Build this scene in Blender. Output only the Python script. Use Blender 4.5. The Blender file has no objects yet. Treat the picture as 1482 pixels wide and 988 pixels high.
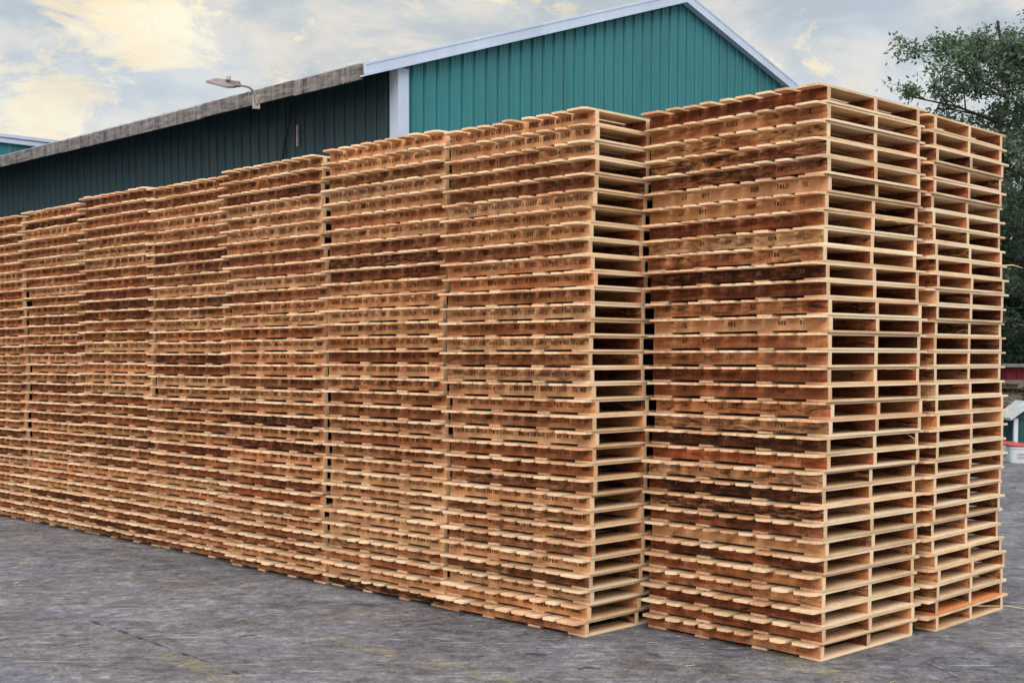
import bpy, bmesh, math, random
from mathutils import Vector, Matrix
random.seed(7)
R = math.radians
scene = bpy.context.scene
C = scene.collection

# ------------------------------------------------------------------ camera
F, W, H = 1850.0, 1482.0, 988.0
PITCH = R(2.5)
HOR = 515.0
PY = HOR + F*math.tan(PITCH)           # principal row
CAMZ = 2.05
cam_d = bpy.data.cameras.new('camera')
cam = bpy.data.objects.new('camera', cam_d); C.objects.link(cam)
cam.location = (0, 0, CAMZ)
cam.rotation_euler = (R(90)-PITCH, 0, 0)
cam_d.sensor_width = 36.0
cam_d.sensor_fit = 'HORIZONTAL'
cam_d.lens = F/W*36.0
cam_d.shift_y = (PY-H/2)/W
cam_d.clip_end = 3000
scene.camera = cam

def ray(px, py):
    x = (px-W/2)/F; y = (PY-py)/F
    return Vector((x, math.cos(PITCH)+y*math.sin(PITCH), -math.sin(PITCH)+y*math.cos(PITCH)))
def gp(px, py, z=0.0):
    d = ray(px, py); t = (z-CAMZ)/d.z
    return Vector((d.x*t, d.y*t, z))
def at(px, py, Y):
    d = ray(px, py); t = Y/d.y
    return Vector((d.x*t, Y, CAMZ+d.z*t))

# ------------------------------------------------------------------ light
U = Vector((0.708, -0.706, 0)).normalized()      # along the rows, towards the camera's right
V = Vector((-U.y, U.x, 0))                       # across the rows, away from the camera
ANG = math.atan2(U.y, U.x)
sun_from = (U*0.60 - V*0.80).normalized()
SUN_EL = R(50)
sun_az = math.atan2(sun_from.x, sun_from.y)      # clockwise from +Y
sl = bpy.data.lights.new('sun', 'SUN'); sl.energy = 2.6; sl.angle = R(55); sl.color = (1.0, 0.93, 0.82)
so = bpy.data.objects.new('sun', sl); C.objects.link(so)
d = Vector((sun_from.x*math.cos(SUN_EL), sun_from.y*math.cos(SUN_EL), math.sin(SUN_EL)))
so.rotation_euler = d.to_track_quat('Z', 'Y').to_euler()

world = bpy.data.worlds.new('World'); scene.world = world; world.use_nodes = True
nt = world.node_tree; nt.nodes.clear()
def N(t, typ, **kw):
    n = t.nodes.new(typ)
    for k, v in kw.items(): setattr(n, k, v)
    return n
sky = N(nt, 'ShaderNodeTexSky', sky_type='NISHITA'); sky.sun_disc = False
sky.sun_elevation = SUN_EL; sky.sun_rotation = sun_az; sky.air_density = 1.0; sky.dust_density = 1.5
tc = N(nt, 'ShaderNodeTexCoord')
def vm(t, op, a, b=None):
    n = N(t, 'ShaderNodeVectorMath', operation=op)
    for i, v in enumerate((a, b)):
        if v is None: continue
        if hasattr(v, 'links'): t.links.new(v, n.inputs[i])
        else: n.inputs[i].default_value = v
    return n.outputs['Value'] if op in ('DOT_PRODUCT', 'LENGTH', 'DISTANCE') else n.outputs['Vector']
def mth(t, op, a, b=None, c=None, clamp=False):
    n = N(t, 'ShaderNodeMath', operation=op); n.use_clamp = clamp
    for i, v in enumerate((a, b, c)):
        if v is None: continue
        if hasattr(v, 'links'): t.links.new(v, n.inputs[i])
        else: n.inputs[i].default_value = v
    return n.outputs[0]
def ramp(t, fac, stops, interp='LINEAR'):
    n = N(t, 'ShaderNodeValToRGB'); n.color_ramp.interpolation = interp
    el = n.color_ramp.elements
    while len(el) < len(stops): el.new(0.5)
    for e, (p, c) in zip(el, stops):
        e.position = p; e.color = (c[0], c[1], c[2], 1) if hasattr(c, '__len__') else (c, c, c, 1)
    t.links.new(fac, n.inputs[0]); return n.outputs[0]
def mix(t, fac, a, b, mode='MIX'):
    n = N(t, 'ShaderNodeMix', data_type='RGBA', blend_type=mode)
    n.clamp_result = False
    for i, v in ((0, fac), (6, a), (7, b)):
        if hasattr(v, 'links'): t.links.new(v, n.inputs[i])
        else: n.inputs[i].default_value = (v if i == 0 else (v[0], v[1], v[2], 1))
    return n.outputs[2]
def noise(t, vec, scale, detail=4, rough=0.55, dist=0.0):
    n = N(t, 'ShaderNodeTexNoise'); n.inputs['Scale'].default_value = scale
    n.inputs['Detail'].default_value = detail; n.inputs['Roughness'].default_value = rough
    n.inputs['Distortion'].default_value = dist
    if vec is not None: t.links.new(vec, n.inputs['Vector'])
    return n.outputs['Fac']
def mapping(t, vec, scale=(1,1,1), loc=(0,0,0), rot=(0,0,0)):
    n = N(t, 'ShaderNodeMapping'); n.inputs['Scale'].default_value = scale
    n.inputs['Location'].default_value = loc; n.inputs['Rotation'].default_value = rot
    t.links.new(vec, n.inputs['Vector']); return n.outputs[0]

dirv = tc.outputs['Generated']
m1 = mapping(nt, dirv, scale=(1.0, 1.0, 2.3))
n_big = noise(nt, m1, 3.2, 7, 0.56, 0.4)
n_det = noise(nt, mapping(nt, dirv, scale=(1.0, 1.0, 2.0), loc=(3.1, 1.7, 0.4)), 8.5, 9, 0.6, 0.3)
cover = ramp(nt, n_big, [(0.36, 0.68), (0.55, 1.0)])
# grey-blue cloud base, lighter and darker masses
ccol = ramp(nt, n_det, [(0.38, (4.8, 5.4, 5.9)), (0.46, (5.6, 6.1, 6.4)), (0.51, (6.5, 6.7, 6.7)), (0.55, (7.4, 7.2, 6.8)), (0.62, (8.2, 7.8, 7.0))])
# warm bright breaks in the cloud, where low light shines through
dirs = mapping(nt, dirv, scale=(1, 1, 1.7))
def glow(px, py, rad, sharp=1.0):
    c = ray(px, py).normalized()
    dist = vm(nt, 'DISTANCE', dirs, (c.x, c.y, c.z*1.7))
    return mth(nt, 'SUBTRACT', 1.0, mth(nt, 'DIVIDE', dist, rad), clamp=True)
g = glow(205, 30, 0.12)
g = mth(nt, 'MAXIMUM', g, glow(60, 165, 0.105))
g = mth(nt, 'MAXIMUM', g, mth(nt, 'MULTIPLY', glow(500, 85, 0.15), 0.45))
g = mth(nt, 'MAXIMUM', g, mth(nt, 'MULTIPLY', glow(1215, 95, 0.12), 0.55))
g = mth(nt, 'MAXIMUM', g, mth(nt, 'MULTIPLY', glow(700, -10, 0.12), 0.45))
n_w = noise(nt, mapping(nt, dirv, scale=(1, 1, 2.1), loc=(0.3, 2.2, 5.0)), 13.0, 12, 0.66, 0.5)
brk = mth(nt, 'ADD', mth(nt, 'MULTIPLY', g, 0.85), mth(nt, 'MULTIPLY', mth(nt, 'SUBTRACT', n_w, 0.5), 2.4))
brk = ramp(nt, brk, [(0.38, 0.0), (0.50, 0.60), (0.68, 1.0)])
brk = mth(nt, 'MULTIPLY', brk, mth(nt, 'MULTIPLY', g, 3.0, clamp=True), clamp=True)
gcol = ramp(nt, n_det, [(0.36, (9.2, 7.6, 5.2)), (0.50, (10.4, 8.8, 5.9)), (0.62, (10.9, 10.0, 7.4))])
clouds = mix(nt, brk, ccol, gcol)
skyb = mix(nt, 1.0, sky.outputs[0], (2.6, 2.2, 1.9), 'MULTIPLY')
skyc = mix(nt, cover, skyb, clouds)
# an overcast sky is two to three times brighter overhead than near the horizon
zc = N(nt, 'ShaderNodeSeparateXYZ'); nt.links.new(dirv, zc.inputs[0])
lum = ramp(nt, zc.outputs[2], [(0.0, 0.90), (0.28, 1.0), (0.55, 1.9), (1.0, 2.5)])
skyc = mix(nt, 1.0, skyc, lum, 'MULTIPLY')
bg = N(nt, 'ShaderNodeBackground'); bg.inputs['Strength'].default_value = 0.1
nt.links.new(skyc, bg.inputs['Color'])
wo = N(nt, 'ShaderNodeOutputWorld'); nt.links.new(bg.outputs[0], wo.inputs['Surface'])

scene.view_settings.view_transform = 'Standard'; scene.view_settings.look = 'None'
scene.view_settings.gamma = 1.0; scene.view_settings.use_curve_mapping = False
scene.view_settings.exposure = 0.0
scene.cycles.max_bounces = 6; scene.cycles.diffuse_bounces = 2; scene.cycles.transparent_max_bounces = 8

# ------------------------------------------------------------------ materials
def mat(name, rough=0.8, spec=0.3, metal=0.0):
    m = bpy.data.materials.new(name); m.use_nodes = True
    t = m.node_tree; b = t.nodes['Principled BSDF']
    b.inputs['Roughness'].default_value = rough
    b.inputs['Specular IOR Level'].default_value = spec
    b.inputs['Metallic'].default_value = metal
    return m, t, b
def bump(t, b, h, strength=0.3, dist=0.01):
    n = N(t, 'ShaderNodeBump'); n.inputs['Strength'].default_value = strength
    n.inputs['Distance'].default_value = dist
    t.links.new(h, n.inputs['Height']); t.links.new(n.outputs[0], b.inputs['Normal'])

def wood(name, dark, mid, light, axis, per_island=False, bias=0.0, stain=0.5, stain_col=(0.035, 0.016, 0.010), var=1.0, endgrain=False):
    """sawn softwood / hardwood; grain runs along the given local axis"""
    m, t, b = mat(name, 0.82, 0.22)
    co = N(t, 'ShaderNodeTexCoord').outputs['Object']
    oi = N(t, 'ShaderNodeObjectInfo'); ge = N(t, 'ShaderNodeNewGeometry')
    rnd = oi.outputs['Random']
    if per_island:
        rnd = mth(t, 'FRACT', mth(t, 'ADD', mth(t, 'MULTIPLY', oi.outputs['Random'], 7.31), ge.outputs['Random Per Island']))
    off = N(t, 'ShaderNodeCombineXYZ')
    for i, k in enumerate((31.0, 17.0, 23.0)): t.links.new(mth(t, 'MULTIPLY', rnd, k), off.inputs[i])
    p = vm(t, 'ADD', co, off.outputs[0])
    s = [22, 22, 22]; s[axis] = 1.6
    if endgrain: s = [26, 26, 26]
    grain = noise(t, mapping(t, p, scale=tuple(s)), 1.6, 6, 0.6, 0.35)
    s2 = [5, 5, 5]; s2[axis] = 2.2
    patch = noise(t, mapping(t, p, scale=tuple(s2)), 1.0, 4, 0.6, 0.6)
    s4 = [55, 3, 3]; 
    saw = noise(t, mapping(t, p, scale=tuple(s4), rot=(0, 0.25, 0)), 1.0, 5, 0.7, 0.2)
    fac = mth(t, 'ADD', mth(t, 'MULTIPLY', grain, 0.36), mth(t, 'MULTIPLY', patch, 0.46))
    fac = mth(t, 'ADD', fac, mth(t, 'MULTIPLY', saw, 0.18))
    fac = mth(t, 'ADD', fac, mth(t, 'MULTIPLY', mth(t, 'SUBTRACT', rnd, 0.5), 0.30*var))
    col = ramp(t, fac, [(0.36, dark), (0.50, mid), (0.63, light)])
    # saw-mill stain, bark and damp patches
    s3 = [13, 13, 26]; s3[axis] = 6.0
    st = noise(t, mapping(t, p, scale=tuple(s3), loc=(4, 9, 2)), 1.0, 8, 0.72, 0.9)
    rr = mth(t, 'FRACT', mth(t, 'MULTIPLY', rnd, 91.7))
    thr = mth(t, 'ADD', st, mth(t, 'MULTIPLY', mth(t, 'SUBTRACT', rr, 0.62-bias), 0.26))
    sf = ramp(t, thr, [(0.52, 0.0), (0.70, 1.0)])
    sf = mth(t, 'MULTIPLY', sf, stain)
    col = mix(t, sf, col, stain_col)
    # hue drift between reddish and yellowish timber
    hue = mth(t, 'FRACT', mth(t, 'MULTIPLY', rnd, 13.3))
    tint = ramp(t, hue, [(0.0, (1.14, 0.81, 0.68)), (0.35, (1.09, 0.89, 0.79)), (0.65, (1.05, 0.94, 0.90)), (0.88, (1.02, 0.95, 0.82)), (1.0, (0.90, 0.82, 0.88))])
    pale = name in ('stringer_end_wood', 'deck_edge_wood', 'deck_wood')
    col = mix(t, 0.35 if pale else 0.72, col, tint, 'MULTIPLY')
    t.links.new(col, b.inputs['Base Color'])
    bump(t, b, grain, 0.35, 0.004)
    return m

M = {}
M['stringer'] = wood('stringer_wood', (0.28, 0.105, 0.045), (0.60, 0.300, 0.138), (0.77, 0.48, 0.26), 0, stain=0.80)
M['stringer_damp_shade'] = wood('stringer_damp_shade_wood', (0.13, 0.038, 0.017), (0.42, 0.155, 0.068), (0.68, 0.37, 0.175), 0, stain=0.97, var=0.8, bias=0.25)  # damp wood on fronts; on inner stringers its dark tone paints in shade
M['end'] = wood('stringer_end_wood', (0.60, 0.42, 0.25), (0.76, 0.57, 0.37), (0.84, 0.68, 0.47), 2, stain=0.10, endgrain=True)
M['deck'] = wood('deck_wood', (0.50, 0.32, 0.18), (0.68, 0.49, 0.31), (0.80, 0.64, 0.45), 1, per_island=True, stain=0.35, stain_col=(0.16, 0.075, 0.04))
M['deck_edge'] = wood('deck_edge_wood', (0.62, 0.45, 0.27), (0.79, 0.62, 0.41), (0.86, 0.73, 0.53), 1, per_island=True, stain=0.20, stain_col=(0.24, 0.12, 0.06))
M['deck_end'] = wood('deck_end_wood', (0.62, 0.37, 0.22), (0.83, 0.58, 0.38), (0.91, 0.72, 0.50), 2, per_island=True, stain=0.22, stain_col=(0.22, 0.10, 0.06), endgrain=True)
M['orange'] = wood('orange_wood', (0.45, 0.16, 0.05), (0.62, 0.25, 0.085), (0.72, 0.36, 0.15), 1, per_island=True, stain=0.1)
mk, t, b = mat('stamp_ink', 0.9, 0.1)
co = N(t, 'ShaderNodeTexCoord').outputs['Object']
t.links.new(ramp(t, noise(t, co, 14, 4), [(0.38, (0.060, 0.026, 0.016)), (0.60, (0.36, 0.18, 0.09))]), b.inputs['Base Color'])
M['ink'] = mk

def siding(name, col, dirt=0.25):
    m, t, b = mat(name, 0.45, 0.45)
    co = N(t, 'ShaderNodeTexCoord').outputs['Object']
    a = noise(t, mapping(t, co, scale=(2.5, 2.5, 0.25)), 1.0, 6, 0.6)
    c2 = noise(t, mapping(t, co, scale=(0.4, 0.4, 0.4), loc=(2, 2, 2)), 1.0, 4, 0.6)
    k = mth(t, 'ADD', mth(t, 'MULTIPLY', a, 0.6), mth(t, 'MULTIPLY', c2, 0.4))
    dk = tuple(x*(1-dirt)+0.02*dirt for x in col); lt = tuple(min(1, x*1.12) for x in col)
    t.links.new(ramp(t, k, [(0.32, dk), (0.5, col), (0.68, lt)]), b.inputs['Base Color'])
    t.links.new(ramp(t, a, [(0.3, 0.38), (0.7, 0.6)]), b.inputs['Roughness'])
    return m
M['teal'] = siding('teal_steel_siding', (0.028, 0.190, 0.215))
M['teal_side'] = siding('shaded_teal_siding', (0.014, 0.046, 0.057), 0.40)  # same teal as the gable, shade under the eave put into the colour
M['trim'] = siding('sky_tinted_white_trim', (0.52, 0.62, 0.78), 0.10)  # white trim, reflected blue sky painted into the base colour
M['roof'] = siding('grey_roof_steel', (0.40, 0.44, 0.50), 0.25)
m, t, b = mat('weathered_grey_fascia', 0.85, 0.2)
co = N(t, 'ShaderNodeTexCoord').outputs['Object']
a = noise(t, mapping(t, co, scale=(1.2, 1.2, 6)), 2.0, 8, 0.7, 0.4)
st = noise(t, mapping(t, co, scale=(7, 7, 0.8)), 1.0, 6, 0.65, 0.2)
k = mth(t, 'ADD', mth(t, 'MULTIPLY', a, 0.55), mth(t, 'MULTIPLY', st, 0.45))
t.links.new(ramp(t, k, [(0.38, (0.03, 0.026, 0.026)), (0.47, (0.14, 0.125, 0.125)), (0.57, (0.25, 0.23, 0.23)), (0.68, (0.36, 0.34, 0.335))]), b.inputs['Base Color'])
bump(t, b, k, 0.4, 0.01); M['fascia'] = m

def plain(name, col, rough=0.6, spec=0.4, var=0.2, sc=6, metal=0):
    m, t, b = mat(name, rough, spec, metal)
    co = N(t, 'ShaderNodeTexCoord').outputs['Object']
    dk = tuple(x*(1-var) for x in col); lt = tuple(min(1, x*(1+var*0.6)) for x in col)
    t.links.new(ramp(t, noise(t, co, sc, 6, 0.6), [(0.35, dk), (0.65, lt)]), b.inputs['Base Color'])
    return m
M['lampgrey'] = plain('lamp_grey_paint', (0.24, 0.20, 0.20), 0.5)
M['pipe'] = plain('galvanised_pipe', (0.42, 0.38, 0.36), 0.45, 0.5)
M['lens'] = plain('lamp_lens', (0.45, 0.38, 0.34), 0.3, 0.5)
M['black'] = plain('black_rubber', (0.015, 0.015, 0.017), 0.6)
M['soffit'] = plain('dark_soffit_boards', (0.05, 0.05, 0.055), 0.9)
M['barnred'] = plain('red_painted_steel', (0.30, 0.035, 0.045), 0.6, 0.3, 0.3, 2)
M['white'] = plain('white_plastic', (0.56, 0.60, 0.66), 0.4, 0.4, 0.08)
M['redlid'] = plain('red_plastic', (0.40, 0.06, 0.06), 0.4, 0.4, 0.15)
M['shingle'] = plain('pale_shed_roof', (0.46, 0.49, 0.51), 0.7, 0.3, 0.2)
M['tealdoor'] = plain('dark_teal_door', (0.012, 0.06, 0.065), 0.6)
M['greywood'] = plain('old_grey_wood', (0.17, 0.145, 0.12), 0.9, 0.2, 0.5, 9)
M['chip'] = plain('weathered_wood_chip', (0.40, 0.33, 0.25), 0.9, 0.2, 0.5, 3)
M['bark'] = plain('tree_bark', (0.055, 0.045, 0.038), 0.9, 0.2, 0.4, 12)
M['pole'] = plain('utility_pole_wood', (0.11, 0.08, 0.06), 0.9, 0.2, 0.4, 8)
M['label'] = plain('label_print', (0.45, 0.33, 0.40), 0.6)
def leafmat(name, cols):
    m, t, b = mat(name, 0.55, 0.35)
    ge = N(t, 'ShaderNodeNewGeometry')
    col = ramp(t, ge.outputs['Random Per Island'], cols)
    t.links.new(col, b.inputs['Base Color'])
    tr = N(t, 'ShaderNodeBsdfTranslucent'); t.links.new(mix(t, 1.0, col, (1.3, 1.5, 0.8), 'MULTIPLY'), tr.inputs['Color'])
    ms = N(t, 'ShaderNodeMixShader'); ms.inputs[0].default_value = 0.28
    t.links.new(b.outputs[0], ms.inputs[1]); t.links.new(tr.outputs[0], ms.inputs[2])
    t.links.new(ms.outputs[0], t.nodes['Material Output'].inputs['Surface'])
    return m
M['leaf'] = leafmat('ash_green_leaves', [(0.0, (0.045, 0.080, 0.062)), (0.5, (0.085, 0.130, 0.095)), (1.0, (0.16, 0.21, 0.15))])
M['leaf_dark'] = leafmat('dark_green_leaves', [(0.0, (0.032, 0.062, 0.050)), (0.5, (0.060, 0.10, 0.075)), (1.0, (0.11, 0.16, 0.11))])

# ground: worn, stained yard surface
m, t, b = mat('worn_yard_asphalt', 0.72, 0.35)
co = N(t, 'ShaderNodeTexCoord').outputs['Object']
wide = noise(t, mapping(t, co, scale=(0.45, 0.55, 1)), 1.0, 6, 0.62, 0.8)
strk = noise(t, mapping(t, co, scale=(1.6, 2.0, 1), rot=(0, 0, R(-18))), 1.3, 10, 0.72, 1.2)
strk2 = noise(t, mapping(t, co, scale=(1.2, 5.0, 1), rot=(0, 0, R(48)), loc=(5, 3, 0)), 1.0, 9, 0.72, 0.6)
fine = noise(t, co, 38.0, 6, 0.75)
mid_ = noise(t, mapping(t, co, scale=(6.0, 6.5, 1), rot=(0, 0, R(14)), loc=(9, 4, 0)), 1.6, 10, 0.80, 0.5)
k = mth(t, 'ADD', mth(t, 'MULTIPLY', strk, 0.26), mth(t, 'MULTIPLY', wide, 0.14))
k = mth(t, 'ADD', k, mth(t, 'MULTIPLY', fine, 0.20))
k = mth(t, 'ADD', k, mth(t, 'MULTIPLY', mid_, 0.34))
k = mth(t, 'ADD', k, mth(t, 'MULTIPLY', strk2, 0.06))
base = ramp(t, k, [(0.440, (0.048, 0.047, 0.054)), (0.487, (0.102, 0.100, 0.112)), (0.53, (0.155, 0.152, 0.167)), (0.585, (0.31, 0.305, 0.33))])
tn = noise(t, mapping(t, co, scale=(0.8, 1.5, 1), loc=(8, 1, 0)), 1.0, 5, 0.6, 0.6)
base = mix(t, 1.0, base, ramp(t, tn, [(0.34, (0.92, 0.97, 1.10)), (0.50, (1.0, 1.0, 1.0)), (0.66, (1.06, 1.0, 0.93))]), 'MULTIPLY')
# short dark scuffs and gouges
sc_ = noise(t, mapping(t, co, scale=(3.0, 4.2, 1), rot=(0, 0, R(6)), loc=(2, 7, 0)), 1.8, 6, 0.62, 0.7)
base = mix(t, ramp(t, sc_, [(0.62, 0.0), (0.66, 0.85)]), base, (0.035, 0.033, 0.036))
sc2 = noise(t, mapping(t, co, scale=(1.0, 14, 1), rot=(0, 0, R(-40)), loc=(12, 17, 0)), 1.6, 8, 0.7, 0.5)
base = mix(t, ramp(t, sc2, [(0.60, 0.0), (0.66, 0.5)]), base, (0.50, 0.49, 0.50))
t.links.new(base, b.inputs['Base Color'])
t.links.new(ramp(t, strk, [(0.35, 0.55), (0.65, 0.85)]), b.inputs['Roughness'])
hh = mth(t, 'ADD', mth(t, 'MULTIPLY', fine, 0.35), strk)
bump(t, b, hh, 0.5, 0.02)
M['ground'] = m

def worn(name, col, lo=0.50, hi=0.60, scale=5.0):
    m, t, b = mat(name, 0.8, 0.2)
    co = N(t, 'ShaderNodeTexCoord').outputs['Object']
    b.inputs['Base Color'].default_value = (*col, 1)
    a = noise(t, mapping(t, co, scale=(1, 1.3, 1)), scale, 8, 0.75, 0.6)
    tr = N(t, 'ShaderNodeBsdfTransparent'); ms = N(t, 'ShaderNodeMixShader')
    t.links.new(ramp(t, a, [(lo, 0.0), (hi, 1.0)]), ms.inputs[0])
    t.links.new(tr.outputs[0], ms.inputs[1]); t.links.new(b.outputs[0], ms.inputs[2])
    t.links.new(ms.outputs[0], t.nodes['Material Output'].inputs['Surface'])
    return m
M['yellow'] = worn('worn_yellow_paint', (0.30, 0.275, 0.16), 0.45, 0.72, 5.0)
M['crackpale'] = worn('pale_scrape', (0.36, 0.35, 0.35), 0.48, 0.66, 4.0)
M['crackdark'] = worn('dark_crack', (0.04, 0.04, 0.04), 0.46, 0.60, 4.0)

# ------------------------------------------------------------------ mesh helpers
class MB:
    def __init__(s): s.v = []; s.f = []; s.m = []
    def add(s, vs, fs, ms):
        o = len(s.v); s.v += [tuple(p) for p in vs]
        s.f += [tuple(i+o for i in f) for f in fs]
        s.m += (ms if isinstance(ms, list) else [ms]*len(fs))
    def box(s, x0, x1, y0, y1, z0, z1, mi=0, xf=None):
        """mi: one index or (xfaces, yfaces, zfaces)"""
        vs = [Vector((x, y, z)) for z in (z0, z1) for y in (y0, y1) for x in (x0, x1)]
        if xf: vs = [xf @ v for v in vs]
        a, b_, c = (mi, mi, mi) if isinstance(mi, int) else mi
        s.add(vs, [(0, 2, 3, 1), (4, 5, 7, 6), (0, 1, 5, 4), (2, 6, 7, 3), (0, 4, 6, 2), (1, 3, 7, 5)], [c, c, b_, b_, a, a])
    def prism(s, pts, z0, z1, mi=0, side=None, xf=None):
        n = len(pts)
        vs = [Vector((p[0], p[1], z0)) for p in pts]+[Vector((p[0], p[1], z1)) for p in pts]
        if xf: vs = [xf @ v for v in vs]
        fs = [tuple(range(n-1, -1, -1)), tuple(range(n, 2*n))]+[(i, (i+1) % n, n+(i+1) % n, n+i) for i in range(n)]
        s.add(vs, fs, [mi, mi]+(side if side else [mi]*n))
    def tube(s, pts, rad, seg=6, mi=0):
        pts = [Vector(p) for p in pts]; n = len(pts)
        rr = rad if hasattr(rad, '__len__') else [rad]*n
        vs = []
        prev = None
        for i, p in enumerate(pts):
            tg = (pts[min(i+1, n-1)]-pts[max(i-1, 0)]).normalized()
            ref = prev if prev is not None else (Vector((0, 0, 1)) if abs(tg.z) < 0.9 else Vector((1, 0, 0)))
            a = (ref - tg*ref.dot(tg)).normalized(); prev = a
            bb = tg.cross(a)
            for k_ in range(seg):
                th = 2*math.pi*k_/seg
                vs.append(p+a*math.cos(th)*rr[i]+bb*math.sin(th)*rr[i])
        fs = [(i*seg+k_, i*seg+(k_+1) % seg, (i+1)*seg+(k_+1) % seg, (i+1)*seg+k_) for i in range(n-1) for k_ in range(seg)]
        fs += [tuple(range(seg-1, -1, -1)), tuple((n-1)*seg+k_ for k_ in range(seg))]
        s.add(vs, fs, mi)
    def mesh(s, name, mats):
        me = bpy.data.meshes.new(name); me.from_pydata(s.v, [], s.f)
        for mm in mats: me.materials.append(mm)
        me.polygons.foreach_set('material_index', s.m); me.update()
        return me
    def build(s, name, mats, parent=None):
        if not isinstance(mats, (list, tuple)): mats = [mats]
        o = bpy.data.objects.new(name, s.mesh(name, mats)); C.objects.link(o)
        if parent: o.parent = parent
        return o
def tag(o, label=None, cat=None, group=None, kind=None):
    if label: o['label'] = label
    if cat: o['category'] = cat
    if group: o['group'] = group
    if kind: o['kind'] = kind
    return o
def empty(name, loc, rz=0.0, **kw):
    o = bpy.data.objects.new(name, None); C.objects.link(o); o.empty_display_size = 0.2
    o.location = loc; o.rotation_euler = (0, 0, rz); return tag(o, **kw)

# ------------------------------------------------------------------ ground
g = MB(); g.add([(-900, -300, 0), (900, -300, 0), (900, 1500, 0), (-900, 1500, 0)], [(0, 1, 2, 3)], 0)
tag(g.build('ground', M['ground']), kind='structure')
def strip(name, pix, width, material, z, jitter=0.0):
    pts = [gp(*p) for p in pix]
    # subdivide for an uneven edge
    fine_ = []
    for a, b_ in zip(pts[:-1], pts[1:]):
        n = max(2, int((b_-a).length/0.12))
        for i in range(n): fine_.append(a.lerp(b_, i/n))
    fine_.append(pts[-1]); mb = MB(); vs = []
    for i, p in enumerate(fine_):
        tg = (fine_[min(i+1, len(fine_)-1)]-fine_[max(i-1, 0)]).normalized(); nn = Vector((-tg.y, tg.x, 0))
        c = p+nn*random.uniform(-jitter, jitter)
        w = width*0.5*random.uniform(0.6, 1.2)
        vs += [c+nn*w, c-nn*w]
    for v in vs: v.z = z
    mb.add(vs, [(2*i, 2*i+1, 2*i+3, 2*i+2) for i in range(len(fine_)-1)], 0)
    o = mb.build(name, material); tag(o, kind='structure'); return o
strip('painted_line', [(470, 920), (560, 945), (660, 968), (735, 986), (800, 1001)], 0.17, M['yellow'], 0.004, 0.02)
strip('painted_line', [(1110, 940), (1160, 962), (1230, 985)], 0.22, M['yellow'], 0.004, 0.03)
strip('painted_line', [(240, 945), (300, 968), (345, 990)], 0.20, M['yellow'], 0.004, 0.03)
strip('ground_crack', [(-60, 945), (60, 905), (190, 890), (317, 873)], 0.035, M['crackpale'], 0.006, 0.008)
strip('ground_crack', [(110, 892), (200, 922), (300, 958), (400, 996)], 0.03, M['crackdark'], 0.006, 0.008)
strip('ground_crack', [(-40, 868), (80, 822), (190, 797)], 0.045, M['crackpale'], 0.006, 0.01)
strip('ground_crack', [(1235, 905), (1340, 957), (1410, 990)], 0.02, M['crackpale'], 0.006, 0.006)
strip('ground_crack', [(1370, 905), (1430, 915), (1500, 926)], 0.02, M['crackpale'], 0.006, 0.006)
strip('ground_crack', [(90, 935), (260, 915), (430, 880), (520, 872)], 0.03, M['crackpale'], 0.006, 0.01)
strip('ground_crack', [(1440, 712), (1465, 706), (1500, 700)], 0.04, M['crackdark'], 0.006, 0.01)

# ------------------------------------------------------------------ pallets
LEN = 1.525           # along the stringers (local x)
SPAN = 1.187          # across the stringers, outer faces
OV = 0.107            # deck overhang on each side
ST = 0.042            # stringer thickness
TB, HS = 0.0165, 0.0845
Z1, Z2, Z3 = TB, TB+HS, TB*2+HS
def board(mb, xc, w, y0, y1, z0, z1, rnd, chamf=0.025, mats=(0, 1, 2)):
    """a deck board with clipped corners; faces: 0 broad faces, 1 long edge, 2 end"""
    x0, x1 = xc-w/2, xc+w/2; c = chamf*rnd.choice((0.55, 0.8, 1.0, 1.2))
    pts = [(x0+c, y0), (x1-c, y0), (x1-c*0.25, y0+c*0.35), (x1, y0+c*1.3), (x1, y1-c*1.3), (x1-c, y1), (x0+c, y1), (x0, y1-c*1.3), (x0, y0+c*1.3), (x0+c*0.25, y0+c*0.35)]
    a, e, n = mats
    side = [n, n, e, e, n, n, n, e, n, n]
    rz = rnd.gauss(0, 0.0055)
    xf = Matrix.Translation((xc, 0, 0)) @ Matrix.Rotation(rz, 4, 'Z') @ Matrix.Translation((-xc, 0, 0))
    mb.prism(pts, z0, z1, a, side, xf)
def top_deck(seed, z0=Z2, z1=Z3, mb=None, xs=0, ys=0, skip=()):
    rnd = random.Random(seed); own = mb is None; mb = mb or MB()
    lead, inn = 0.196, 0.132
    gap = (LEN-2*lead-7*inn)/8
    x = -LEN/2
    for i in range(9):
        w = lead if i in (0, 8) else inn
        if i not in skip:
            ww = w-rnd.choice((0, 0.003, 0.006, 0.012, 0.022)) if 0 < i < 8 else w-rnd.choice((0, 0, 0.015))
            dx = rnd.uniform(-0.007, 0.007) if 0 < i < 8 else 0
            e0, e1 = rnd.gauss(0, 0.010), rnd.gauss(0, 0.010)
            tz = rnd.uniform(0, 0.0015)
            board(mb, xs+x+w/2+dx, ww, ys-SPAN/2-OV+e0, ys+SPAN/2+OV+e1, z0, z1-tz, rnd)
        x += w+gap
    return mb
def bottom_deck(seed, mb=None, xs=0, ys=0, z0=0.0):
    rnd = random.Random(seed); mb = mb or MB()
    for xc, w in ((-LEN/2+0.085, 0.17), (-0.255, 0.125), (0.255, 0.125), (LEN/2-0.085, 0.17)):
        dx = rnd.uniform(-0.012, 0.012) if abs(xc) < 0.5 else 0
        x0, x1 = xs+xc-w/2+dx, xs+xc+w/2+dx
        e = rnd.uniform(-0.003, 0.005)
        mb.box(x0, x1, ys-SPAN/2-e, ys+SPAN/2+e, z0+0.0005, z0+TB, (1, 2, 0))
    return mb
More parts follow.
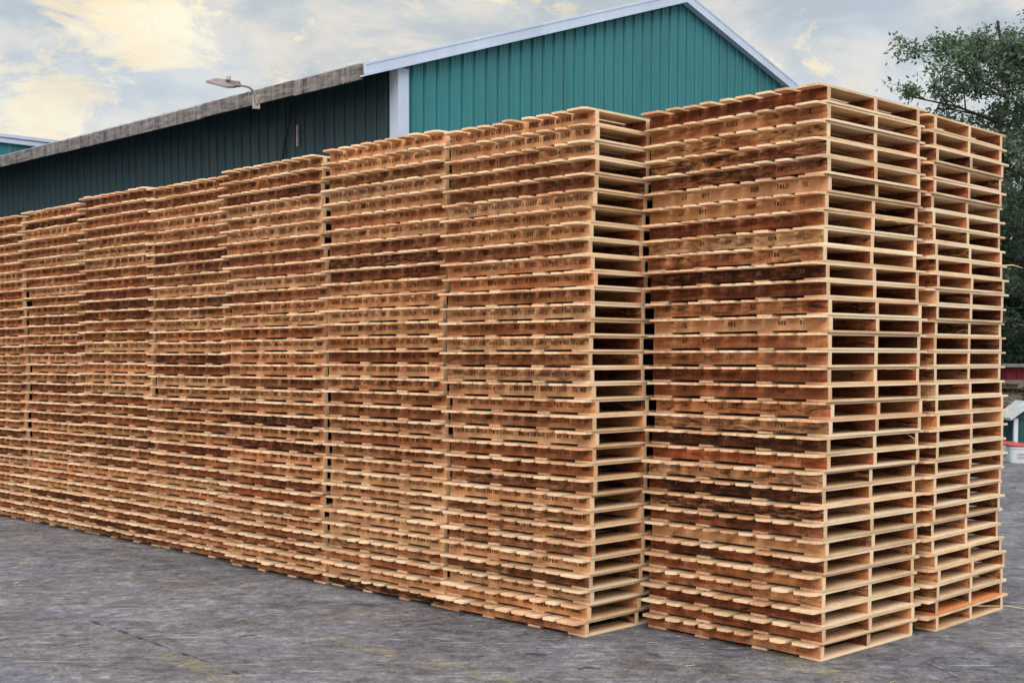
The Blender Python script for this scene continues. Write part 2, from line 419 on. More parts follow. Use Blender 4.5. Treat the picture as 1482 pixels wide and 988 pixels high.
GLYPHS = ['lmr', 'ltb', 'ltmb', 'lrtb', 'lrm', 'tc', 'lb', 'lrt', 'ltmr', 'rc', 'lrtmb', 'cb', 'lcm', 'c', 'ltm', 'lrb']
def stringer(seed, marks='none'):
    rnd = random.Random(seed); mb = MB()
    h = LEN/2; n = 12; yo = ST/2
    # a sawn plank: slightly wandering top/bottom edge, end faces in their own wood
    xs_ = [-h+2*h*i/n for i in range(n+1)]
    zb = [Z1+(rnd.uniform(0, 0.003) if 0 < i < n else 0) for i in range(n+1)]
    vs = []
    for i, x in enumerate(xs_):
        wob = rnd.uniform(-0.0012, 0.0012) if 0 < i < n else 0
        vs += [(x, -yo+wob, zb[i]), (x, yo, zb[i]), (x, yo, Z2), (x, -yo+wob, Z2)]
    fs, ms = [], []
    for i in range(n):
        a, b_ = 4*i, 4*i+4
        for k_ in range(4):
            fs.append((a+k_, a+(k_+1) % 4, b_+(k_+1) % 4, b_+k_)); ms.append(0)
    fs = [tuple(reversed(f)) for f in fs]
    fs += [(0, 1, 2, 3), (4*n+3, 4*n+2, 4*n+1, 4*n)]; ms += [1, 1]
    mb.add(vs, fs, ms)
    if marks != 'none':
        y = -yo-0.0022
        def quad(xa, xb, za, zb_):
            mb.add([(xa, y, za), (xb, y, za), (xb, y, zb_), (xa, y, zb_)], [(0, 1, 2, 3)], 2)
        def glyph(x, z, w, hh, g_):
            s_ = w*0.36
            if 'l' in g_: quad(x, x+s_, z, z+hh)
            if 'r' in g_: quad(x+w-s_, x+w, z, z+hh)
            if 'c' in g_: quad(x+w/2-s_/2, x+w/2+s_/2, z, z+hh)
            if 't' in g_: quad(x, x+w, z+hh-s_, z+hh)
            if 'm' in g_: quad(x, x+w, z+hh/2-s_/2, z+hh/2+s_/2)
            if 'b' in g_: quad(x, x+w, z, z+s_)
        z = Z2-0.046+rnd.uniform(-0.004, 0.004); hh = 0.033+rnd.uniform(-0.003, 0.004)
        if marks == 'dense':
            x = -h+rnd.uniform(0.02, 0.07)
            while x < h-0.06:
                nw = rnd.choice((3, 4, 5, 6, 7))
                for _ in range(nw):
                    if x > h-0.05: break
                    w = rnd.uniform(0.013, 0.020)
                    glyph(x, z+rnd.uniform(-0.002, 0.002), w, hh*rnd.uniform(0.9, 1.05), rnd.choice(GLYPHS)); x += w+rnd.uniform(0.004, 0.007)
                x += rnd.choice((0.014, 0.02, 0.05))
        else:
            for c in range(7):
                if rnd.random() < 0.35: continue
                x = -h+0.05+c*0.21+rnd.uniform(-0.02, 0.03)
                for _ in range(rnd.choice((2, 3, 4))):
                    if x > h-0.04: break
                    glyph(x, z, 0.017, hh*0.85, rnd.choice(GLYPHS)); x += 0.024
    return mb

top_meshes = [top_deck(100+i).mesh('top_deck', [M['deck'], M['deck_edge'], M['deck_end']]) for i in range(18)]
orange_bot = bottom_deck(190).mesh('bottom_deck', [M['orange'], M['orange'], M['orange']])
bot_meshes = [bottom_deck(200+i).mesh('bottom_deck', [M['deck'], M['deck_edge'], M['deck_end']]) for i in range(5)]
S3 = lambda key: [M[key], M['end'], M['ink']]
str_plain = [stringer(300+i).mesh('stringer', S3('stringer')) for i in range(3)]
str_inner_shade = [stringer(310+i).mesh('stringer', S3('stringer_damp_shade')) for i in range(3)]
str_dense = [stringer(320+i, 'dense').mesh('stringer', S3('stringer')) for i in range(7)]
str_dense_d = [stringer(360+i, 'dense').mesh('stringer', S3('stringer_damp_shade')) for i in range(3)]
str_sparse = [stringer(340+i, 'sparse').mesh('stringer', S3('stringer_damp_shade')) for i in range(12)]
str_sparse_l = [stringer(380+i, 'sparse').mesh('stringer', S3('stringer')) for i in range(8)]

ORD = ['', 'first', 'second', 'third', 'fourth', 'fifth', 'sixth', 'seventh', 'eighth', 'ninth', 'tenth', 'eleventh', 'twelfth',
       'thirteenth', 'fourteenth', 'fifteenth', 'sixteenth', 'seventeenth']
NL = 33
prnd = random.Random(42)
def pallet(loc, rz, zs, fm, pm, tm, bm, label, splinter=None):
    t_ = empty('wooden_pallet', loc, rz, label=label, cat='pallet', group='wooden pallets stacked in the yard')
    t_.scale = (1, 1, zs)
    def part(name, me, y=0.0, flip=False):
        o = bpy.data.objects.new(name, me); C.objects.link(o); o.parent = t_; o.location = (0, y, 0)
        if flip: o.rotation_euler = (0, 0, math.pi)
        return o
    yy = SPAN/2-ST/2
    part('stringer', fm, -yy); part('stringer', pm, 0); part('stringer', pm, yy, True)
    part('top_deck', tm, 0, prnd.random() < 0.5); part('bottom_deck', bm, 0, prnd.random() < 0.5)
    return t_
def local(cx, cy, u, v):      # point from corner plus row coordinates
    return Vector((cx, cy, 0))+U*u+V*v
def stack(corner, top, lean_u, lean_v, where, damp=0.0, sparse=False, yaw=0.0, orange=None, jit=0.009):
    """corner: ground point of the stack's near stringer corner (+u, -v side)"""
    layer = at(top[0], top[1], corner.y+U.y*lean_u).z/NL
    du = dv = 0.0; out = []
    for i in range(NL):
        du = du*0.8+prnd.gauss(0, jit); dv = dv*0.8+prnd.gauss(0, jit)
        f = i/(NL-1)
        kick = prnd.choice((-0.03, 0.025, 0.03)) if prnd.random() < 0.10 else 0.0
        r = ANG+yaw+prnd.gauss(0, 0.003)
        uu = Vector((math.cos(r), math.sin(r), 0)); vv = Vector((-uu.y, uu.x, 0))
        p = corner+U*(lean_u*f+du)+V*(lean_v*f+dv+kick)-uu*(LEN/2)+vv*(SPAN/2)
        p.z = i*layer
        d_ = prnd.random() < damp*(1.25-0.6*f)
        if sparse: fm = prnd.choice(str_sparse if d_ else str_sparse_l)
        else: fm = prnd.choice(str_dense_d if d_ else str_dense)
        pm = prnd.choice(str_inner_shade if prnd.random() < 0.97 else str_plain)  # inner stringers nearly all dark: shade of the bays put into their colour
        k_ = i+1
        if k_ == 1: lab = 'wooden pallet at the very bottom of %s' % where
        elif k_ == NL: lab = 'wooden pallet on the very top of %s' % where
        elif k_ <= 16: lab = 'wooden pallet %s from the ground in %s' % (ORD[k_], where)
        else: lab = 'wooden pallet %s from the top of %s' % (ORD[NL+1-k_], where)
        tm = prnd.choice(top_meshes); bm_ = prnd.choice(bot_meshes)
        if orange == k_:
            bm_ = orange_bot; lab = 'pallet with orange bottom boards, %s from the ground in %s' % (ORD[k_], where)
        out.append(pallet(p, r, (layer-0.0007)/Z3, fm, pm, tm, bm_, lab))
    return out

P0 = gp(849, 922)                  # near corner of the long row
PR = gp(1188, 957)                 # corner of the front right stack
PB = gp(1352, 913)                 # corner of the rear right stack
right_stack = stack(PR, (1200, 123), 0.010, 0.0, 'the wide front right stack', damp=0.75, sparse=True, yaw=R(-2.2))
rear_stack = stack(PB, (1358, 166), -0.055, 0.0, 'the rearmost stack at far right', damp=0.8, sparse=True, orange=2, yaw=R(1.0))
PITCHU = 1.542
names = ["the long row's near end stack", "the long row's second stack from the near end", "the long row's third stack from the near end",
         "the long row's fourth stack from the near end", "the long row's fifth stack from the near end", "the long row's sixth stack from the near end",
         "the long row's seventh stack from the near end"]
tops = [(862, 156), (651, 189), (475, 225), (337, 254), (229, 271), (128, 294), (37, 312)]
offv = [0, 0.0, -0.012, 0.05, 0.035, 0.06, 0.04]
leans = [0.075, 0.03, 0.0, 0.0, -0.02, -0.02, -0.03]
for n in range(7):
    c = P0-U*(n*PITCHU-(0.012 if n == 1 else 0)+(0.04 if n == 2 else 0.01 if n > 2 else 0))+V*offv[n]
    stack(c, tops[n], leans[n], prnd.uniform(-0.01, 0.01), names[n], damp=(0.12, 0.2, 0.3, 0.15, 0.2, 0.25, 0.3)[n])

# all further pallets of the yard (row beyond the left edge, rows behind the front one): more than 300, so one object
mb = MB(); rr = random.Random(5)
def far_stack(c, layer):
    for i in range(NL):
        o = c-U*(LEN/2)+V*(SPAN/2)
        sub = MB(); z = i*layer; k_ = rr.randrange(9)
        top_deck(100+k_, mb=sub); bottom_deck(200+k_ % 5, mb=sub)
        for y in (-SPAN/2, -ST/2, SPAN/2-ST):
            sub.box(-LEN/2, LEN/2, y, y+ST, Z1, Z2, (4, 3, 3))
        xf = Matrix.Translation((o.x+rr.gauss(0, .007), o.y+rr.gauss(0, .007), z)) @ Matrix.Rotation(ANG+rr.gauss(0, .003), 4, 'Z')
        mb.add([xf @ Vector(v) for v in sub.v], sub.f, sub.m)
for n in (7, 8, 9): far_stack(P0-U*(n*PITCHU+0.02)+V*0.03, 0.1173)
for n in range(0, 9): far_stack(P0-U*(n*PITCHU+0.04)+V*1.46, 0.1172)
tag(mb.build('wooden_pallets', [M['deck'], M['deck_edge'], M['deck_end'], M['stringer'], M['end']]),
    'more stacked wooden pallets continuing the long row at the left edge', 'pallets', 'wooden pallets stacked in the yard', 'stuff')

# wood chips and slivers lying along the foot of the stacks
ch = MB(); cr = random.Random(8)
for _ in range(90):
    if cr.random() < 0.6: p = P0+U*cr.uniform(-11, 0.0)+V*(-0.05-abs(cr.gauss(0, 0.55)))
    else: p = PR+U*cr.uniform(-1.5, 1.5)+V*(-0.05-abs(cr.gauss(0, 0.5)))
    if (p-P0).dot(V) > 0 and (p-P0).dot(U) < 0.05: continue
    L_ = cr.choice((0.012, 0.02, 0.03, 0.07)); w_ = cr.uniform(0.002, 0.007)
    xf = Matrix.Translation((p.x, p.y, 0.0045)) @ Matrix.Rotation(cr.uniform(0, 3.14), 4, 'Z') @ Matrix.Rotation(cr.uniform(-0.05, 0.05), 4, 'Y')
    ch.box(-L_/2, L_/2, -w_/2, w_/2, 0, 0.004, 0, xf)
tag(ch.build('wood_chips', M['chip']), 'small pale wood chips scattered along the foot of the stacks', 'wood chips', kind='stuff')

# loose slivers sticking out of some pallets
def splinter(par, pts, r_=0.003):
    s_ = MB(); s_.tube(pts, [r_, r_*0.8, r_*0.3], 4); s_.build('splinter', M['end'], par)
hx = LEN/2
splinter(rear_stack[0], [(hx-0.02, 0.1, 0.095), (hx+0.16, 0.33, 0.085), (hx+0.42, 0.62, 0.012)])
splinter(rear_stack[23], [(hx-0.02, 0.55, 0.11), (hx+0.05, 0.68, 0.12), (hx+0.09, 0.78, 0.10)], 0.005)
splinter(right_stack[16], [(hx-0.03, 0.2, 0.10), (hx+0.03, 0.36, 0.105), (hx+0.02, 0.52, 0.09)], 0.004)
splinter(right_stack[12], [(hx-0.05, 0.50, 0.10), (hx+0.01, 0.52, 0.06), (hx+0.0, 0.53, 0.02)], 0.003)
splinter(right_stack[25], [(hx-0.03, 0.1, 0.10), (hx+0.04, 0.2, 0.10), (hx+0.05, 0.28, 0.08)], 0.004)

# ------------------------------------------------------------------ main building
ZC = 22.5
CB = Vector((at(578, 600, ZC).x, ZC, 0))                 # wall corner on the ground
ZE = at(578, 97, ZC).z                                  # wall top at the corner
def gable_pt(px, py):
    d_ = ray(px, py); p_ = Vector((0, 0, CAMZ))+d_*(CB.dot(U)/d_.dot(U)); return (p_-CB).dot(V), p_.z
TA, ZA = gable_pt(985, 4); tb_, zb_ = gable_pt(1135, 127)               # ridge
SL = (ZA-ZE)/TA; SR = (ZA-zb_)/(tb_-TA); WT = 16.4; BL = 26.0
ZR = ZA-SR*(WT-TA)
def top_z(t_): return ZE+SL*t_ if t_ <= TA else ZA-SR*(t_-TA)
bld = empty('metal_building', CB, ANG, label='long teal metal building with gabled end wall and sky-tinted white roof trim', cat='building')
# local axes of the building: x = U, y = V
def ribbed(length, axis, topf, rib=0.305, h_=0.038, seam=0.06):
    """profile along the wall; returns mesh of one ribbed sheet. axis 0: sheet runs along x at y=0; axis 1: along y at x=0"""
    mb_ = MB(); pts = []; s_ = 0.0
    while s_ < length-0.001:
        for off, d_ in ((0, 0), (0.018, h_), (0.045, h_), (0.063, 0), (0.13, 0), (0.137, 0.007), (0.150, 0.007), (0.157, 0), (0.215, 0), (0.222, 0.007), (0.235, 0.007), (0.242, 0), (0.278, 0), (0.2785, -seam), (0.297, -seam), (0.2975, 0)):
            if s_+off < length: pts.append((s_+off, d_))
        s_ += rib
    pts.append((length, 0)); vs = []
    for a, d_ in pts:
        for z in (0.0, topf(a)):
            vs.append((-a, -d_, z) if axis == 0 else (d_, a, z))
    fs = []
    for i in range(len(pts)-1):
        q = (2*i, 2*i+2, 2*i+3, 2*i+1)
        fs.append(q if axis == 1 else tuple(reversed(q)))
    # split sheets exactly at the ridge is handled by topf samples
    mb_.add(vs, fs, 0); return mb_
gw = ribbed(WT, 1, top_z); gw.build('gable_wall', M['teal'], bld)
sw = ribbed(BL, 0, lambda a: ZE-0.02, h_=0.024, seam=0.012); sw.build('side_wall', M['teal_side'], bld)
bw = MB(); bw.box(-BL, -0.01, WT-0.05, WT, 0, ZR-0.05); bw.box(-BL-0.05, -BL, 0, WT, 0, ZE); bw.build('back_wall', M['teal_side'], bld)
OVH = 0.82; RO = 0.16; TH = 0.16
def slope_box(mb_, x0, x1, t0, t1, z0b, z1b, th, mi=0):
    vs = [(x0, t0, z0b), (x1, t0, z0b), (x0, t1, z1b), (x1, t1, z1b), (x0, t0, z0b+th), (x1, t0, z0b+th), (x0, t1, z1b+th), (x1, t1, z1b+th)]
    mb_.add(vs, [(0, 2, 3, 1), (4, 5, 7, 6), (0, 1, 5, 4), (2, 6, 7, 3), (0, 4, 6, 2), (1, 3, 7, 5)], mi)
rf = MB()
slope_box(rf, -BL-0.3, RO-0.02, -OVH+0.02, TA, ZE-SL*OVH+0.02, ZA+0.015, TH)
slope_box(rf, -BL-0.3, RO-0.02, TA, WT+0.5, ZA+0.015, ZR-SR*0.5+0.015, TH)
# standing ribs of the roof sheets, their ends show as bumps above the eave
x = -BL
while x < 0.1:
    slope_box(rf, x, x+0.05, -OVH-0.03, TA, ZE-SL*OVH+0.02+TH, ZA+0.015+TH, 0.03)
    x += 0.61
roof = rf.build('roof', M['roof'], bld)
sf_ = MB(); slope_box(sf_, -BL, -0.03, -OVH+0.03, -0.04, ZE-SL*OVH-0.02, ZE-0.03, 0.03); sf_.build('soffit', M['soffit'], roof)
# weathered eave fascia, built in joined lengths
fm_ = MB(); fr = random.Random(3); x = -BL-0.3; zE0 = ZE-SL*OVH
while x < 0.05:
    x2 = min(x+3.05, RO-0.12)
    dz = fr.uniform(-0.012, 0.012)
    fm_.box(x, x2-0.004, -OVH-0.03, -OVH+0.018, zE0-0.07+dz, zE0+0.19+dz)
    fm_.box(x2-0.05, x2-0.02, -OVH-0.036, -OVH-0.0305, zE0-0.065, zE0+0.185)
    x = x2
    if x2 >= RO-0.13: break
fm_.build('eave_fascia', M['fascia'], roof)
# white rake trim with sky blue in its colour: a tall face with a lip below
def rake(t0, t1, z0, z1):
    r_ = MB()
    slope_box(r_, RO-0.018, RO+0.012, t0, t1, z0, z1, TH+0.045)
    slope_box(r_, 0.03, RO+0.022, t0, t1, z0-0.028, z1-0.028, 0.0255)
    slope_box(r_, RO+0.0125, RO+0.020, t0, t1, z0+TH-0.005, z1+TH-0.005, 0.04)
    r_.build('rake_trim', M['trim'], roof)
rake(-OVH-0.035, TA, ZE-SL*OVH-0.012, ZA+0.004)
rake(TA, WT+0.5, ZA+0.004, ZR-SR*0.5)
ct = MB()
ct.box(-0.04, 0.052, -0.045, 0.20, 0, ZE-0.02); ct.box(-0.17, -0.041, -0.05, -0.005, 0, ZE-0.03)
ct.build('corner_trim', M['trim'], bld)
# cable hanging down the side wall
def bl(x_, y_, z_): return Vector((x_, y_, z_))
def side_local(px, py, yv=-0.06):
    """building-local point on the plane local y=yv seen at a pixel"""
    d_ = ray(px, py); o_ = Vector((0, 0, CAMZ)); p0 = CB+V*yv
    t_ = (p0-o_).dot(V)/d_.dot(V); p = o_+d_*t_-CB
    return Vector((p.dot(U), p.dot(V), p.z))
cb = MB(); cb.tube([side_local(421, 150), side_local(418, 180), side_local(412, 205), side_local(408, 235), side_local(404, 300)], 0.022, 5)
cb.build('hanging_cable', M['black'], bld)
cd = MB(); q = side_local(430, 185); cd.box(q.x-0.03, q.x+0.01, -0.06, -0.03, q.z-0.35, q.z+0.05); cd.build('conduit', M['pipe'], bld)
# sodium-style area lamp on the eave
lo_ = side_local(372, 148, -OVH-0.04)
lw = CB+U*lo_.x+V*lo_.y
lamp = empty('area_lamp', (lw.x, lw.y, lo_.z), 0, label='flat grey area lamp on a bent pipe arm above the weathered eave', cat='lamp')
def lp(px, py, dd=0.0):     # point in the picture-facing plane of the lamp, offset in depth
    p = at(px, py, lw.y+dd); return p-Vector((lw.x, lw.y, lo_.z))
br = MB(); a = lp(371, 150); 
br.box(a.x-0.07, a.x+0.07, -0.02, 0.0, a.z-0.10, a.z+0.16); br.box(a.x-0.06, a.x-0.03, -0.04, -0.021, a.z-0.09, a.z+0.14)
br.build('bracket', M['pipe'], lamp)
ar = MB(); ar.tube([lp(372, 150, -0.04), lp(370, 139, -0.08), lp(366, 131, -0.13), lp(360, 126, -0.2), lp(352, 124, -0.27), lp(345, 123, -0.32)], 0.026, 8)
ar.build('arm', M['pipe'], lamp)
hd = MB()
A = [lp(347, 121, -0.30), lp(338, 118, -0.36), lp(313, 114.5, -0.62), lp(298, 118.5, -0.86), lp(329, 126.5, -0.72), lp(341, 126, -0.42)]
n_ = Vector((0.05, 0.1, 1)).normalized()
vs = [p+n_*0.018 for p in A]+[p-n_*0.022 for p in A]; k6 = 6
hd.add(vs, [tuple(range(6)), tuple(range(11, 5, -1))]+[(i, 6+i, 6+(i+1) % 6, (i+1) % 6) for i in range(6)], 0)
c_ = lp(340, 121, -0.40); hd.box(c_.x-0.09, c_.x+0.09, c_.y-0.07, c_.y+0.07, c_.z-0.055, c_.z+0.03)
hd.build('lamp_head', M['lampgrey'], lamp)
ln = MB(); ctr = sum(A[1:5], Vector())/4
vs = [ctr+(p-ctr)*0.75-n_*0.026 for p in A[1:5]]; vs2 = [v-n_*0.01 for v in vs]
ln.add(vs+vs2, [(0, 1, 2, 3), (7, 6, 5, 4)]+[(i, 4+i, 4+(i+1) % 4, (i+1) % 4) for i in range(4)], 0); ln.build('lens', M['lens'], lamp)
ph = MB(); c_ = lp(330.5, 113.5, -0.5); ph.tube([c_-Vector((0, 0, 0.03)), c_+Vector((0, 0, 0.035)), c_+Vector((0, 0, 0.045))], [0.045, 0.045, 0.036], 10); ph.build('photocell', M['pipe'], lamp)

# ------------------------------------------------------------------ second building beyond
CB2 = CB-U*29.0
b2 = empty('metal_building', CB2, ANG, label='distant teal building with pale roof edge, left behind the long eave', cat='building')
d_ = ray(0, 194); t_ = (CB2).dot(U)/d_.dot(U) - 0
p2 = Vector((0, 0, CAMZ))+d_*((CB2-Vector((0, 0, 0))).dot(U)/d_.dot(U)); ZT = p2.z
w2 = MB(); y0 = -14.0; pts = []
yy = y0; prof = []
while yy < 18:
    prof += [(yy, 0), (yy+0.05, 0.03), (yy+0.12, 0.03), (yy+0.17, 0)]; yy += 0.9
vs = []
for a_, e_ in prof: vs += [(e_, a_, 0), (e_, a_, ZT-0.33)]
w2.add(vs, [(2*i, 2*i+2, 2*i+3, 2*i+1) for i in range(len(prof)-1)], 0); w2.build('wall', M['teal'], b2)
w3 = MB(); w3.box(-20, -0.02, y0, y0+0.1, 0, ZT-0.33); w3.build('side_wall', M['teal'], b2)
r2 = MB(); r2.box(-20, 0.10, y0-0.3, 18, ZT-0.33, ZT-0.02); r2.box(0.10, 0.14, y0-0.3, 18, ZT-0.31, ZT-0.16); r2.box(0.10, 0.18, y0-0.3, 18, ZT-0.12, ZT); r2.build('roof', M['trim'], b2)

# ------------------------------------------------------------------ far right background
# low red shed
Y = 33.0; a = gp(1395, 515+CAMZ*F/Y); xr0 = a.x
rs = empty('red_shed', (at(1400, 600, Y).x, Y, 0), R(-6), label='low red metal shed with pale roof edge under the trees', cat='shed')
zt = at(1460, 531, Y).z
s_ = MB(); prof = []; xx = 0
while xx < 9: prof += [(xx, 0), (xx+0.03, -0.03), (xx+0.08, -0.03), (xx+0.11, 0)]; xx += 0.3
vs = []
for a_, e_ in prof: vs += [(a_, e_, 0), (a_, e_, zt)]
s_.add(vs, [(2*i, 2*i+2, 2*i+3, 2*i+1) for i in range(len(prof)-1)], 0)
s_.box(0, 8.9, 0.05, 4, 0, zt-0.01); s_.build('wall', M['barnred'], rs)
s_ = MB(); s_.box(-0.2, 9.1, -0.2, 4.2, zt+0.002, zt+0.07); s_.build('roof', M['shingle'], rs)
# heap of old grey pallets / lumber: each leaning board stack its own thing
hr = random.Random(11)
def old_stack(px, py, Y, n, seed, lab):
    r_ = random.Random(seed); b_ = at(px, py, Y)
    o = MB(); z = 0
    for i in range(n):
        rz = Matrix.Rotation(r_.gauss(0, 0.12), 4, 'Z') @ Matrix.Rotation(r_.gauss(0, 0.03), 4, 'Y')
        tr_ = Matrix.Translation((r_.gauss(0, 0.05), r_.gauss(0, 0.05), z))
        for k_ in range(7): o.box(-0.55+k_*0.165, -0.55+k_*0.165+0.1, -0.5, 0.5, 0.095, 0.11, 0, tr_ @ rz)
        for yv in (-0.5, -0.02, 0.46): o.box(-0.55, 0.55, yv, yv+0.04, 0.015, 0.094, 0, tr_ @ rz)
        for k_ in (0, 3, 6): o.box(-0.55+k_*0.165, -0.55+k_*0.165+0.1, -0.5, 0.5, 0, 0.0145, 0, tr_ @ rz)
        z += 0.135
    ob = o.build('old_pallet_stack', M['greywood']); ob.location = (b_.x, b_.y, 0); ob.rotation_euler = (0, 0, r_.uniform(-0.6, 0.6))
    tag(ob, lab, 'pallet stack', 'old grey pallets by the red shed'); return ob
old_stack(1452, 600, 28.0, 8, 1, 'messy stack of old grey pallets in front of the red shed')
old_stack(1478, 600, 29.5, 11, 2, 'taller old grey pallet stack rising behind the small white-roofed hut')
old_stack(1425, 600, 29.0, 9, 3, 'old grey pallet stack hidden mostly behind the right pallets')
# small hut
Y = 26.0
hb = at(1468, 600, Y)
hut = empty('small_hut', (hb.x, Y, 0), R(-4), label='small teal hut with white corner posts and pale gabled roof', cat='hut')
ze = at(1468, 606, Y).z; wv = 0.62
b_ = MB(); b_.box(0.06, wv, 0.06, 0.9, 0, ze); b_.build('wall', M['tealdoor'], hut)
for xx in (0.0, wv-0.02):
    b_ = MB(); b_.box(xx, xx+0.08, 0, 0.08, 0, ze+0.01); b_.build('post', M['white'], hut)
b_ = MB(); b_.add([(0.04, 0.03, ze), (wv+0.02, 0.03, ze), (wv/2+0.03, 0.03, ze+0.28), (0.04, 0.9, ze), (wv+0.02, 0.9, ze), (wv/2+0.03, 0.9, ze+0.28)],
    [(0, 1, 2), (5, 4, 3), (0, 2, 5, 3), (1, 4, 5, 2), (0, 3, 4, 1)], 0); b_.build('gable', M['tealdoor'], hut)
b_ = MB()
for sx in (-1, 1):
    x0, x1 = (wv/2+0.03-sx*(wv/2+0.12)), wv/2+0.03
    vs = [(x0, -0.08, ze-0.03), (x1, -0.08, ze+0.30), (x1, 1.0, ze+0.30), (x0, 1.0, ze-0.03)]
    vs += [(x_, y_, z_+0.05) for x_, y_, z_ in vs]
    b_.add(vs, [(0, 1, 2, 3), (7, 6, 5, 4), (0, 4, 5, 1), (1, 5, 6, 2), (2, 6, 7, 3), (3, 7, 4, 0)], 0)
b_.build('roof', M['shingle'], hut)
# white tubs with red lids
def tub(px, py, label, w=0.42, h_=0.33):
    p = gp(px, py); t_ = empty('plastic_tub', (p.x, p.y+0.2, 0), R(-8), label=label, cat='tub', group='white tubs with red lids at the yard edge')
    m_ = MB(); n = 20; vs = []
    rings = [(0, 0.90), (0.02, 0.94), (h_-0.05, 1.0), (h_-0.045, 1.04), (h_-0.01, 1.04)]
    def sup(a, s_): 
        c, s2 = math.cos(a), math.sin(a); e = 0.5
        return (w/2*s_*math.copysign(abs(c)**e, c), w/2.4*s_*math.copysign(abs(s2)**e, s2))
    for z, s_ in rings: vs += [(*sup(2*math.pi*k_/n, s_), z) for k_ in range(n)]
    fs = [(r_*n+k_, r_*n+(k_+1) % n, (r_+1)*n+(k_+1) % n, (r_+1)*n+k_) for r_ in range(len(rings)-1) for k_ in range(n)]
    fs += [tuple(range(n-1, -1, -1)), tuple((len(rings)-1)*n+k_ for k_ in range(n))]
    m_.add(vs, fs, 0); m_.build('body', M['white'], t_)
    m_ = MB(); vs = []
    for z, s_ in ((h_-0.008, 1.0), (h_-0.007, 1.08), (h_+0.03, 1.08), (h_+0.05, 0.95)): vs += [(*sup(2*math.pi*k_/n, s_), z) for k_ in range(n)]
    fs = [(r_*n+k_, r_*n+(k_+1) % n, (r_+1)*n+(k_+1) % n, (r_+1)*n+k_) for r_ in range(3) for k_ in range(n)]
    fs += [tuple(range(n-1, -1, -1)), tuple(3*n+k_ for k_ in range(n))]
    m_.add(vs, fs, 0); m_.build('lid', M['redlid'], t_)
    lb = MB(); y = -w/2.4-0.006
    for r_ in range(2):
        xx = -0.11
        while xx < 0.1:
            ww = hr.uniform(0.012, 0.03); lb.box(xx, xx+ww, y, y+0.003, 0.17-r_*0.06, 0.20-r_*0.06); xx += ww+0.01
    lb.build('printed_label', M['label'], t_)
tub(1459, 668, 'white plastic tub with red lid beside the right pallet stack')
tub(1483, 671, 'white plastic tub with red lid in front of the small hut', 0.5)

# power lines and their poles
pw = random.Random(2)
pl_a = at(1600, 500, 27.0); pl_b = at(1180, 500, 34.0)
for nm, q, lab in (('utility_pole', pl_a, 'wooden utility pole standing right of the pallets beside the hut'), ('utility_pole', pl_b, 'wooden utility pole hidden behind the pallet stacks')):
    t_ = empty(nm, (q.x, q.y, 0), 0, label=lab, cat='utility pole')
    m_ = MB(); m_.tube([(0, 0, 0), (0, 0, 4), (0, 0, 6.6)], [0.15, 0.13, 0.10], 10); m_.build('post', M['pole'], t_)
    m_ = MB(); m_.box(-0.9, 0.9, -0.05, 0.05, 6.1, 6.2); m_.build('crossarm', M['pole'], t_)
for k_, (ya, lab) in enumerate(((255, 'topmost black wire'), (284, 'second black wire from the top'), (311, 'third black wire from the top'), (414, 'fourth black wire from the top'), (446, 'lowest black wire'))):
    a = at(1470, ya, 28.9); dirw = (pl_b-pl_a); dirw.z = 0
    dirw.normalize()
    pts = []
    for j in range(17):
        s_ = -9.5+j*1.0
        pts.append(a+dirw*s_*1.0+Vector((0, 0, 0.004*(s_)**2+0.01*s_*(1 if k_ % 2 else -1))))
    m_ = MB(); m_.tube(pts, 0.011, 4); o = m_.build('power_line', M['black'])
    tag(o, lab+' strung in front of the trees', 'wire', 'wires in front of the trees')

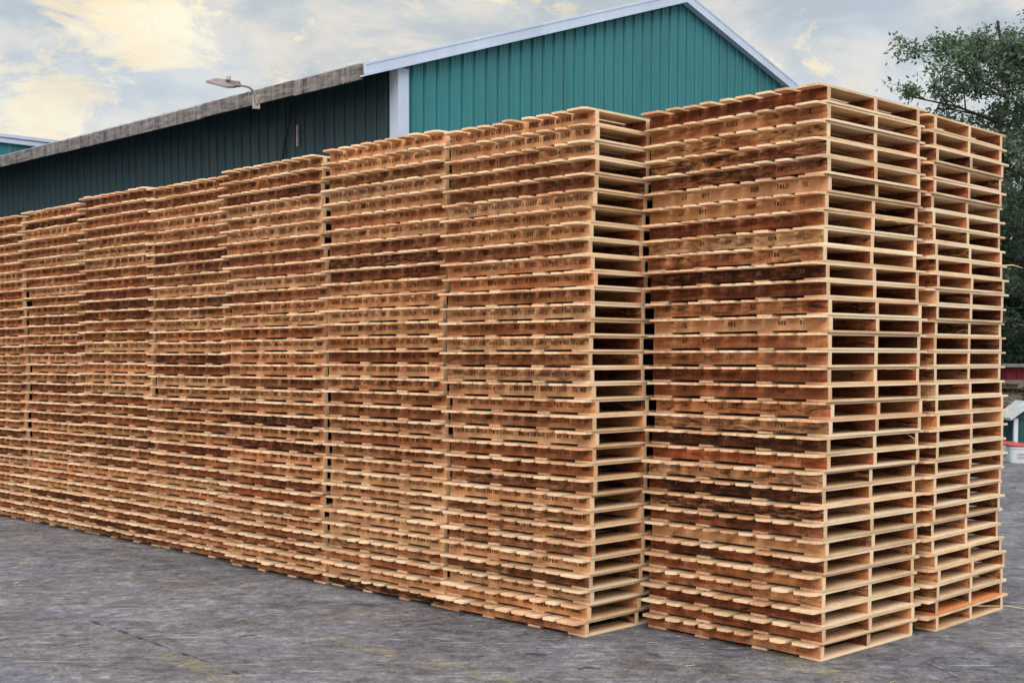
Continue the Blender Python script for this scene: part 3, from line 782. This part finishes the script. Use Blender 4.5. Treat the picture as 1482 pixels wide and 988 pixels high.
# ------------------------------------------------------------------ trees
def tree(px, Y, zt, rad, seed, lab, leafm, crown_low=0.25, leaf=0.085, nlimb=14, per=26, den=1.05, name='broadleaf_tree', lean=0.0, group='trees behind the right stacks'):
    r_ = random.Random(seed); b_ = at(px, 515, Y)
    t_ = empty(name, (b_.x, Y, 0), 0, label=lab, cat='tree' if name != 'bush' else 'bush', group=group)
    tk = MB(); lf = MB()
    r0 = 0.018*zt+0.03
    tp = [Vector((lean*(i/6)**1.5+r_.gauss(0, 0.05)*i, r_.gauss(0, 0.05)*i, zt*0.93*i/6)) for i in range(7)]
    tp[0] = Vector((0, 0, -0.05))
    tk.tube(tp, [r0*(1-0.85*i/6) for i in range(7)], 8)
    def along(f):
        x_ = f*6; i = min(5, int(x_)); return tp[i].lerp(tp[i+1], x_-i)
    def leaves(p, q, n):
        ax = (q-p)
        for _ in range(n):
            c = p.lerp(q, r_.uniform(0.1, 1.15))+Vector((r_.gauss(0, 0.10), r_.gauss(0, 0.10), r_.gauss(-0.02, 0.08)))
            L = leaf*r_.uniform(0.5, 1.6); wd = L*0.42
            d1 = Vector((r_.gauss(0, 1), r_.gauss(0, 1), r_.gauss(-0.35, 0.7))).normalized()
            d2 = d1.cross(Vector((r_.gauss(0, 1), r_.gauss(0, 1), r_.gauss(0.6, 1)))).normalized()
            nn = d1.cross(d2)*L*0.12
            lf.add([c, c+d1*L*0.45+d2*wd*0.5+nn, c+d1*L, c+d1*L*0.45-d2*wd*0.5+nn], [(0, 1, 2), (0, 2, 3)], 0)
    for i in range(nlimb):
        f = crown_low+(0.97-crown_low)*(i+r_.random()*0.7)/nlimb
        az = i*2.4+r_.uniform(-0.5, 0.5)
        prof = math.sin(math.pi*min(1, (f-crown_low)/(1-crown_low)*0.62+0.20))**0.7
        ln_ = rad*(0.35+0.75*prof)*r_.uniform(0.75, 1.15)
        p = along(f); up = r_.uniform(0.25, 0.75)
        d_ = Vector((math.cos(az), math.sin(az), up)).normalized()
        m1_ = p+d_*ln_*0.5; e_ = p+d_*ln_+Vector((0, 0, -0.08*ln_))
        tk.tube([p, m1_, e_], [r0*0.32*(1-f*0.5), r0*0.2*(1-f*0.5), r0*0.07], 5)
        for j in range(7):
            g_ = 0.22+0.78*(j+r_.random())/7
            q = (p.lerp(m1_, g_*2) if g_ < 0.5 else m1_.lerp(e_, min(1, g_*2-1)))
            l2 = ln_*0.42*r_.uniform(0.5, 1.2)*(1.15-0.5*g_)
            dd = (d_*0.6+Vector((r_.gauss(0, 0.7), r_.gauss(0, 0.7), r_.gauss(0.15, 0.5)))).normalized()
            e2 = q+dd*l2; tk.tube([q, q.lerp(e2, 0.5)+Vector((0, 0, 0.03)), e2], [r0*0.10, r0*0.06, r0*0.025], 4)
            leaves(q, e2, int(per*0.5*den))
            for k2 in range(5):
                q3 = q.lerp(e2, r_.uniform(0.3, 1.0))
                d3 = (dd*0.5+Vector((r_.gauss(0, 0.7), r_.gauss(0, 0.7), r_.gauss(0.1, 0.6)))).normalized()
                e3 = q3+d3*l2*r_.uniform(0.35, 0.65)
                tk.tube([q3, q3.lerp(e3, 0.5), e3], [r0*0.03, r0*0.02, r0*0.01], 3)
                leaves(q3, e3, int(per*den))
    tk.build('trunk', M['bark'], t_)
    lf.build('crown', leafm, t_)
    return t_
tree(1440, 33.0, 11.35, 2.15, 21, 'tall leafy tree with an open crown above the rear right stack', M['leaf'], 0.40, 0.12, 20, 22)
tree(1506, 31.0, 10.5, 2.4, 22, 'dense tall tree at the right edge of the picture', M['leaf'], 0.20, 0.12, 24, 26)
tree(1350, 38.0, 9.3, 1.45, 23, 'lower tree whose tips show above the front right stack', M['leaf_dark'], 0.35, 0.12, 13, 20)
tree(1462, 40.0, 8.6, 2.8, 24, 'dark bushy tree filling the gap beside the rear stack', M['leaf_dark'], 0.10, 0.14, 22, 24)
tree(1530, 42.0, 7.4, 3.2, 25, 'dark tree farther back behind the wires', M['leaf_dark'], 0.08, 0.14, 18, 22)
tree(1475, 36.5, 3.9, 1.6, 26, 'dark bush leaning over the red shed', M['leaf_dark'], 0.08, 0.11, 15, 24, name='bush')
tree(1420, 37.0, 4.6, 1.8, 27, 'dark bush behind the right pallets and red shed', M['leaf_dark'], 0.08, 0.11, 13, 20, name='bush')
tree(1560, 36.0, 5.2, 2.4, 28, 'broad dark bush behind the right end of the red shed', M['leaf_dark'], 0.08, 0.12, 15, 22, name='bush')
